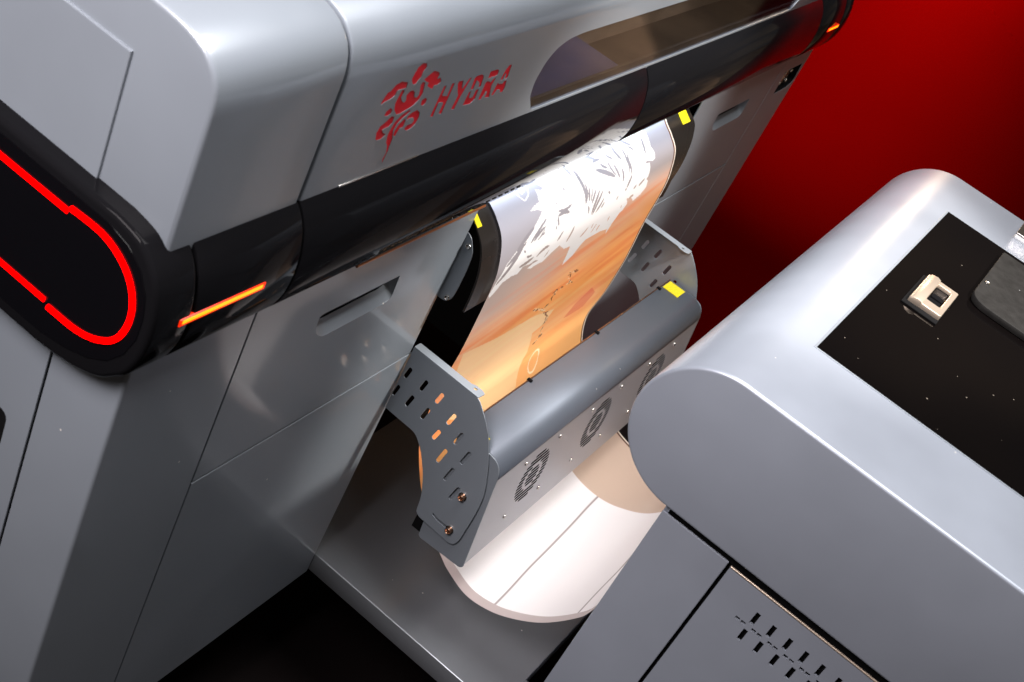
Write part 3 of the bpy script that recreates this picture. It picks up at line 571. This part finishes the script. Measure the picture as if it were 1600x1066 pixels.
def cr(Pts, t):
    Pts = np.array(Pts); n = len(Pts) - 1
    i = np.clip(np.floor(t).astype(int), 0, n - 1); f = (t - i)[:, None]
    p0 = Pts[np.clip(i - 1, 0, n)]; p1 = Pts[i]; p2 = Pts[i + 1]; p3 = Pts[np.clip(i + 2, 0, n)]
    return 0.5 * ((2 * p1) + (-p0 + p2) * f + (2 * p0 - 5 * p1 + 4 * p2 - p3) * f ** 2 + (-p0 + 3 * p1 - 3 * p2 + p3) * f ** 3)
tt = np.linspace(0, len(FILM_L) - 1.0001, 4000)
prof = cr(FILM_L, tt); arc = np.r_[0, np.cumsum(np.hypot(*np.diff(prof, axis=0).T))]
NU, NT = 380, 1000
ts = np.interp(np.linspace(0, arc[-1], NT + 1), arc, tt)
us = np.linspace(0, 1, NU + 1)
A = cr(FILM_L, ts); B = cr(FILM_R, ts)
U, T = np.meshgrid(us, ts)
co = np.zeros((NT + 1, NU + 1, 3))
co[..., 0] = FXL + (FXR - FXL) * U
for c in range(2): co[..., 1 + c] = A[:, c][:, None] * (1 - U) + B[:, c][:, None] * U
co[..., 1] += 0.0005 * np.sin(U * 17 + T * 0.9) * np.clip((T - 5) / 3, 0, 1) + 0.00015 * np.sin(U * 31 - T * 1.7) * np.clip((T - 7) / 3, 0, 1)   # slight ripples
S = np.interp(ts, tt, arc)[:, None] + 0 * U            # metres along the film
Wd = (FXR - FXL)
XX = U * Wd
def s_of(t): return float(np.interp(t, tt, arc))
def lin(r, g, b): return np.array([((c / 255 + 0.055) / 1.055) ** 2.4 if c > 10 else c / 255 / 12.92 for c in (r, g, b)])
def inside(poly):
    px = np.array([p[0] * Wd for p in poly]); py = np.array([s_of(p[1]) for p in poly]); r = np.zeros(U.shape, bool); j = len(px) - 1
    for i in range(len(px)):
        c = ((py[i] > S) != (py[j] > S)) & (XX < (px[j] - px[i]) * (S - py[i]) / (py[j] - py[i] + 1e-12) + px[i]); r ^= c; j = i
    return r
def stroke(u0, t0, u1, t1, w0, bow=0.0):
    ax, ay, bx, by = u0 * Wd, s_of(t0), u1 * Wd, s_of(t1); dx, dy = bx - ax, by - ay; L2 = dx * dx + dy * dy + 1e-12; L = math.sqrt(L2)
    k = np.clip(((XX - ax) * dx + (S - ay) * dy) / L2, 0, 1)
    d = np.abs(((XX - ax) * dy - (S - ay) * dx) / L - bow * L * 4 * k * (1 - k))
    raw = ((XX - ax) * dx + (S - ay) * dy) / L2
    return (d < w0 * np.sqrt(np.clip(k * (1 - k) * 4, 0, 1)) + 0.0002) & (raw > 0) & (raw < 1)
def vnoise(x, y, seed):
    r = np.random.RandomState(seed).rand(64, 64); xi = np.floor(x).astype(int); yi = np.floor(y).astype(int); fx = x - xi; fy = y - yi
    fx = fx * fx * (3 - 2 * fx); fy = fy * fy * (3 - 2 * fy)
    g = lambda a, b: r[a % 64, b % 64]
    return (g(xi, yi) * (1 - fx) + g(xi + 1, yi) * fx) * (1 - fy) + (g(xi, yi + 1) * (1 - fx) + g(xi + 1, yi + 1) * fx) * fy
keys = [0.0, 3.0, 5.0, 6.0, 7.0, 8.2, 9.4, 10.6, 11.6, 13.0]
cols = [lin(163, 168, 186), lin(160, 162, 176), lin(164, 155, 155), lin(212, 182, 166), lin(242, 182, 142), lin(254, 172, 104), lin(255, 170, 94), lin(255, 180, 112), lin(250, 182, 116), lin(250, 190, 124)]
te = T + 2.6 * (U - 0.40) * np.clip((T - 3) / 3, 0, 1)
wob = 0.5 * (vnoise(XX * 9 + S * 6, S * 22 - XX * 5, 1) - 0.5)
te2 = np.clip(te + wob * np.clip((T - 4) / 2, 0, 1), 0, 12.9)
C3 = np.stack([np.interp(te2, keys, [c[k] for c in cols]) for k in range(3)], -1)
# long cloud streaks of the printed sunset
st = vnoise(XX * 4 + 3, S * 60 + XX * 9, 5) * 0.55 + vnoise(XX * 7, S * 150 + XX * 20, 6) * 0.45
am = np.clip((te - 5.6) / 1.5, 0, 1) * np.clip((12.6 - te) / 2.5, 0, 1)
sd = np.clip((st - 0.53) * 5.0, 0, 1) * am
C3 = C3 * (1 - 0.6 * sd[..., None]) + (lin(246, 132, 74) * np.ones(3)) * (0.6 * sd[..., None])
sl = np.clip((0.42 - st) * 3.0, 0, 1) * am
C3 = C3 * (1 - 0.55 * sl[..., None]) + lin(255, 206, 140) * (0.55 * sl[..., None])
m_ = inside(ART_STREAK); C3[m_] = C3[m_] * 0.45 + lin(226, 70, 30) * 0.55
m_ = inside(ART_PATCH) & (T < 13); C3[m_] = C3[m_] * 0.35 + lin(255, 226, 176) * 0.65
base = C3.copy()
m_ = inside(ART_OUT) & (T < 9); C3[m_] = lin(242, 240, 240)
rs = random.Random(3)
for k, (u0, t0, u1, t1) in enumerate(ART_SLITS):
    L = math.hypot((u1 - u0) * Wd, s_of(t1) - s_of(t0))
    m_ = stroke(u0, t0, u1, t1, (0.0016 if L > 0.09 else min(0.0040, 0.0011 + L * 0.045)) * rs.uniform(0.7, 1.3), rs.uniform(-0.09, 0.09)) & (T < 9)
    C3[m_] = base[m_] * 0.80
# broken brown brush line
for k in range(len(ART_JAG) - 1):
    (u0, t0), (u1, t1) = ART_JAG[k], ART_JAG[k + 1]
    for q in range(9):
        f = rs.random(); g = f + rs.uniform(0.05, 0.22)
        a = (u0 + (u1 - u0) * f + rs.uniform(-0.008, 0.008), t0 + (t1 - t0) * f + rs.uniform(-0.06, 0.06)); b = (u0 + (u1 - u0) * g + rs.uniform(-0.012, 0.012), t0 + (t1 - t0) * g + rs.uniform(-0.08, 0.08))
        m_ = stroke(a[0], a[1], b[0], b[1], rs.uniform(0.0006, 0.0014)); C3[m_] = (lin(120, 62, 36) if q % 3 else lin(250, 214, 170))
# pale ring outline in the lower print and loop mark near the top
dd = np.hypot((U - 0.640) * Wd, (S - s_of(11.35)) * 0.62); m_ = np.abs(dd - 0.017) < 0.0016 * (0.5 + vnoise(XX * 300, S * 300, 9)); C3[m_] = lin(255, 236, 200)
for poly in ([(0.110, 2.05), (0.150, 1.80), (0.176, 2.15), (0.165, 2.65), (0.140, 2.90), (0.125, 2.60), (0.110, 2.05)], [(0.135, 2.2), (0.150, 2.15), (0.152, 2.4), (0.138, 2.45), (0.135, 2.2)]):
    for k in range(len(poly) - 1):
        m_ = stroke(*poly[k], *poly[k + 1], 0.0008); C3[m_] = lin(240, 240, 246)
# white printed blocks in the hanging loop, clear margins and gaps between them
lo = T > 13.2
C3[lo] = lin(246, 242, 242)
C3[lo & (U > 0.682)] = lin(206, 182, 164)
for t0 in (15.0, 17.97, 20.9):
    wt = np.clip((0.0016 - np.abs(S - s_of(t0) + 0.0035 * U)) / 0.0014 + 0.5, 0, 1) * (U < 0.682) * lo
    C3 = C3 * (1 - wt[..., None]) + lin(158, 148, 146) * wt[..., None]
C3[lo & (U < 0.034)] = lin(190, 176, 174)
C3[(U > 0.986) & (U < 0.993)] = lin(92, 52, 28)
C3[U >= 0.993] = lin(238, 226, 214)
nv = (NT + 1) * (NU + 1)
me = bpy.data.meshes.new('printed_film')
idx = np.arange(nv).reshape(NT + 1, NU + 1)
q = np.stack([idx[:-1, :-1], idx[1:, :-1], idx[1:, 1:], idx[:-1, 1:]], -1).reshape(-1, 4)
me.vertices.add(nv); me.vertices.foreach_set('co', co.reshape(-1).astype(np.float32))
nf = len(q); me.loops.add(nf * 4); me.polygons.add(nf)
me.loops.foreach_set('vertex_index', q.reshape(-1).astype(np.int32))
me.polygons.foreach_set('loop_start', (np.arange(nf) * 4).astype(np.int32))
me.update(calc_edges=True)
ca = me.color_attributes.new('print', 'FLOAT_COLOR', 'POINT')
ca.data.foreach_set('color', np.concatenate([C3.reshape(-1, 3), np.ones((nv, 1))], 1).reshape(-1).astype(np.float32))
M_FILM = bpy.data.materials.new('printed_film'); M_FILM.use_nodes = True
n = M_FILM.node_tree.nodes; l = M_FILM.node_tree.links; b = n['Principled BSDF']
at = n.new('ShaderNodeAttribute'); at.attribute_name = 'print'
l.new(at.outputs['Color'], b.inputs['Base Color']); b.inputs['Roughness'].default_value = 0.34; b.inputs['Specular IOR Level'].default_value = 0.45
tr = n.new('ShaderNodeBsdfTranslucent'); l.new(at.outputs['Color'], tr.inputs['Color'])
mx = n.new('ShaderNodeMixShader'); mx.inputs[0].default_value = 0.28
l.new(b.outputs[0], mx.inputs[1]); l.new(tr.outputs[0], mx.inputs[2]); l.new(mx.outputs[0], n['Material Output'].inputs['Surface'])
film = link('printed_film', me, M_FILM, None, 0)
film.data.shade_smooth()
tag(film, 'long printed film with white brush figure over orange sunset, hanging down into a white loop', 'printed film')

# ================================================================== shaker machine
SH = tag(empty('powder_shaker', (0.95, -0.88, -1.0)), 'silver grey machine with rounded nose and black glass lid on the right', 'machine')
SH_inv = Matrix.Translation(-Vector(SH.location))
def S_(o): o.parent = SH; o.matrix_parent_inverse = SH_inv; return o
YB = -1.40
sp = [(YB, 0.0995)] + [(-0.4195 + 0.0975 * math.sin(a), 0.0020 + 0.0975 * math.cos(a)) for a in [math.pi * i / 40 for i in range(41)]] + [(YB, -0.0955)]
S_(prism('upper_housing', sp, 0.4725, 1.4250, M_SILVER, None, 0.0042, 4, 30))
S_(sheet('lid_frame', 'Z', rect(0.6360, -1.25, 1.2620, -0.4390), [rect(0.6385, -1.24, 1.2600, -0.4420)], 0.1004, 0.003, M_SHEET, None, 0.0004))
S_(box('lid_glass', (0.6387, -1.2398, 0.0970), (1.2598, -0.4422, 0.1004), M_GLASS))
lt = (0.893, 0.990, -0.5310, -0.4840)
S_(sheet('latch_frame', 'Z', fillet(rect(lt[0], lt[2], lt[1], lt[3]), 0.003), [fillet(rect(lt[0] + 0.022, lt[2] + 0.008, lt[1] - 0.012, lt[3] - 0.018), 0.004)], 0.1100, 0.0096, M_LATCH, None, 0.0012))
bm = bmesh.new()
wp = [(lt[3] + 0.0005, 0.1010), (lt[3] + 0.0005, 0.1080), (lt[3] - 0.0040, 0.1118), (lt[3] - 0.0120, 0.1130), (lt[3] - 0.0175, 0.1112), (lt[3] - 0.0175, 0.1010)]
S_(prism('latch_hood', wp, lt[0] - 0.001, lt[1] + 0.001, M_LATCH, None, 0.0015, 2))
S_(box('latch_base', (lt[0] - 0.012, lt[2] - 0.001, 0.1004), (lt[1] + 0.004, lt[3] + 0.006, 0.1030), M_DARK, None, 0.001))
S_(box('latch_button', (lt[0] + 0.0225, lt[2] + 0.0085, 0.1031), (lt[1] - 0.0125, lt[3] - 0.0185, 0.1050), M_BLACK, None, 0.002))
S_(box('latch_button', (lt[0] + 0.045, lt[2] + 0.0095, 0.1045), (lt[0] + 0.060, lt[3] - 0.0195, 0.1075), M_BLACK, None, 0.002))
bm.free()
cpl = S_(sheet('control_plate', 'Z', fillet([(1.005, -1.10), (1.005, -0.5440), (1.2240, -0.5440), (1.2240, -1.10)], [0.0, 0.034, 0.004, 0.0], 8), [], 0.1105, 0.0098, M_RUBBER, None, 0.0018))
sub(cyl('screw', (1.0790, -0.5520, 0.1112), (0, 0, 1), 0.0042, 0.0026, M_STEEL, None, 16, 0.0008, 0.55), cpl)
S_(box('hinge', (1.3270, -0.66, 0.0990), (1.4100, -0.5410, 0.1110), M_STEEL, None, 0.002))
S_(box('cabinet_core', (0.4960, YB, -0.996), (1.4050, -0.4260, -0.0960), M_DARK))
S_(sheet('cabinet_side_strip', 'X', rect(-0.5135, -0.996, -0.4175, -0.1125), [], 0.4870, 0.003, M_SILVER, None, 0.0008))
vs = []
for k in range(14):
    y = -0.5757 - k * 0.02285
    vs.append(rect(y - 0.0029, -0.1622, y + 0.0029, -0.1432)); vs.append(rect(y - 0.0029, -0.1927, y + 0.0029, -0.1737))
    for yy in (y + 0.0158, y + 0.0077): vs.append(rect(yy - 0.0028, -0.1704, yy + 0.0030, -0.1660))
S_(sheet('cabinet_door', 'X', rect(YB, -0.996, -0.5180, -0.1155), vs, 0.4870, 0.003, M_SILVER, None, 0.0))
S_(tube('door_edge', [(0.4868, -0.5184, -0.1150), (0.4868, YB, -0.1150)], 0.0016, M_LATCH))
S_(box('cabinet_front', (0.4910, -0.4240, -0.996), (1.4100, -0.4176, -0.0962), M_SILVER))
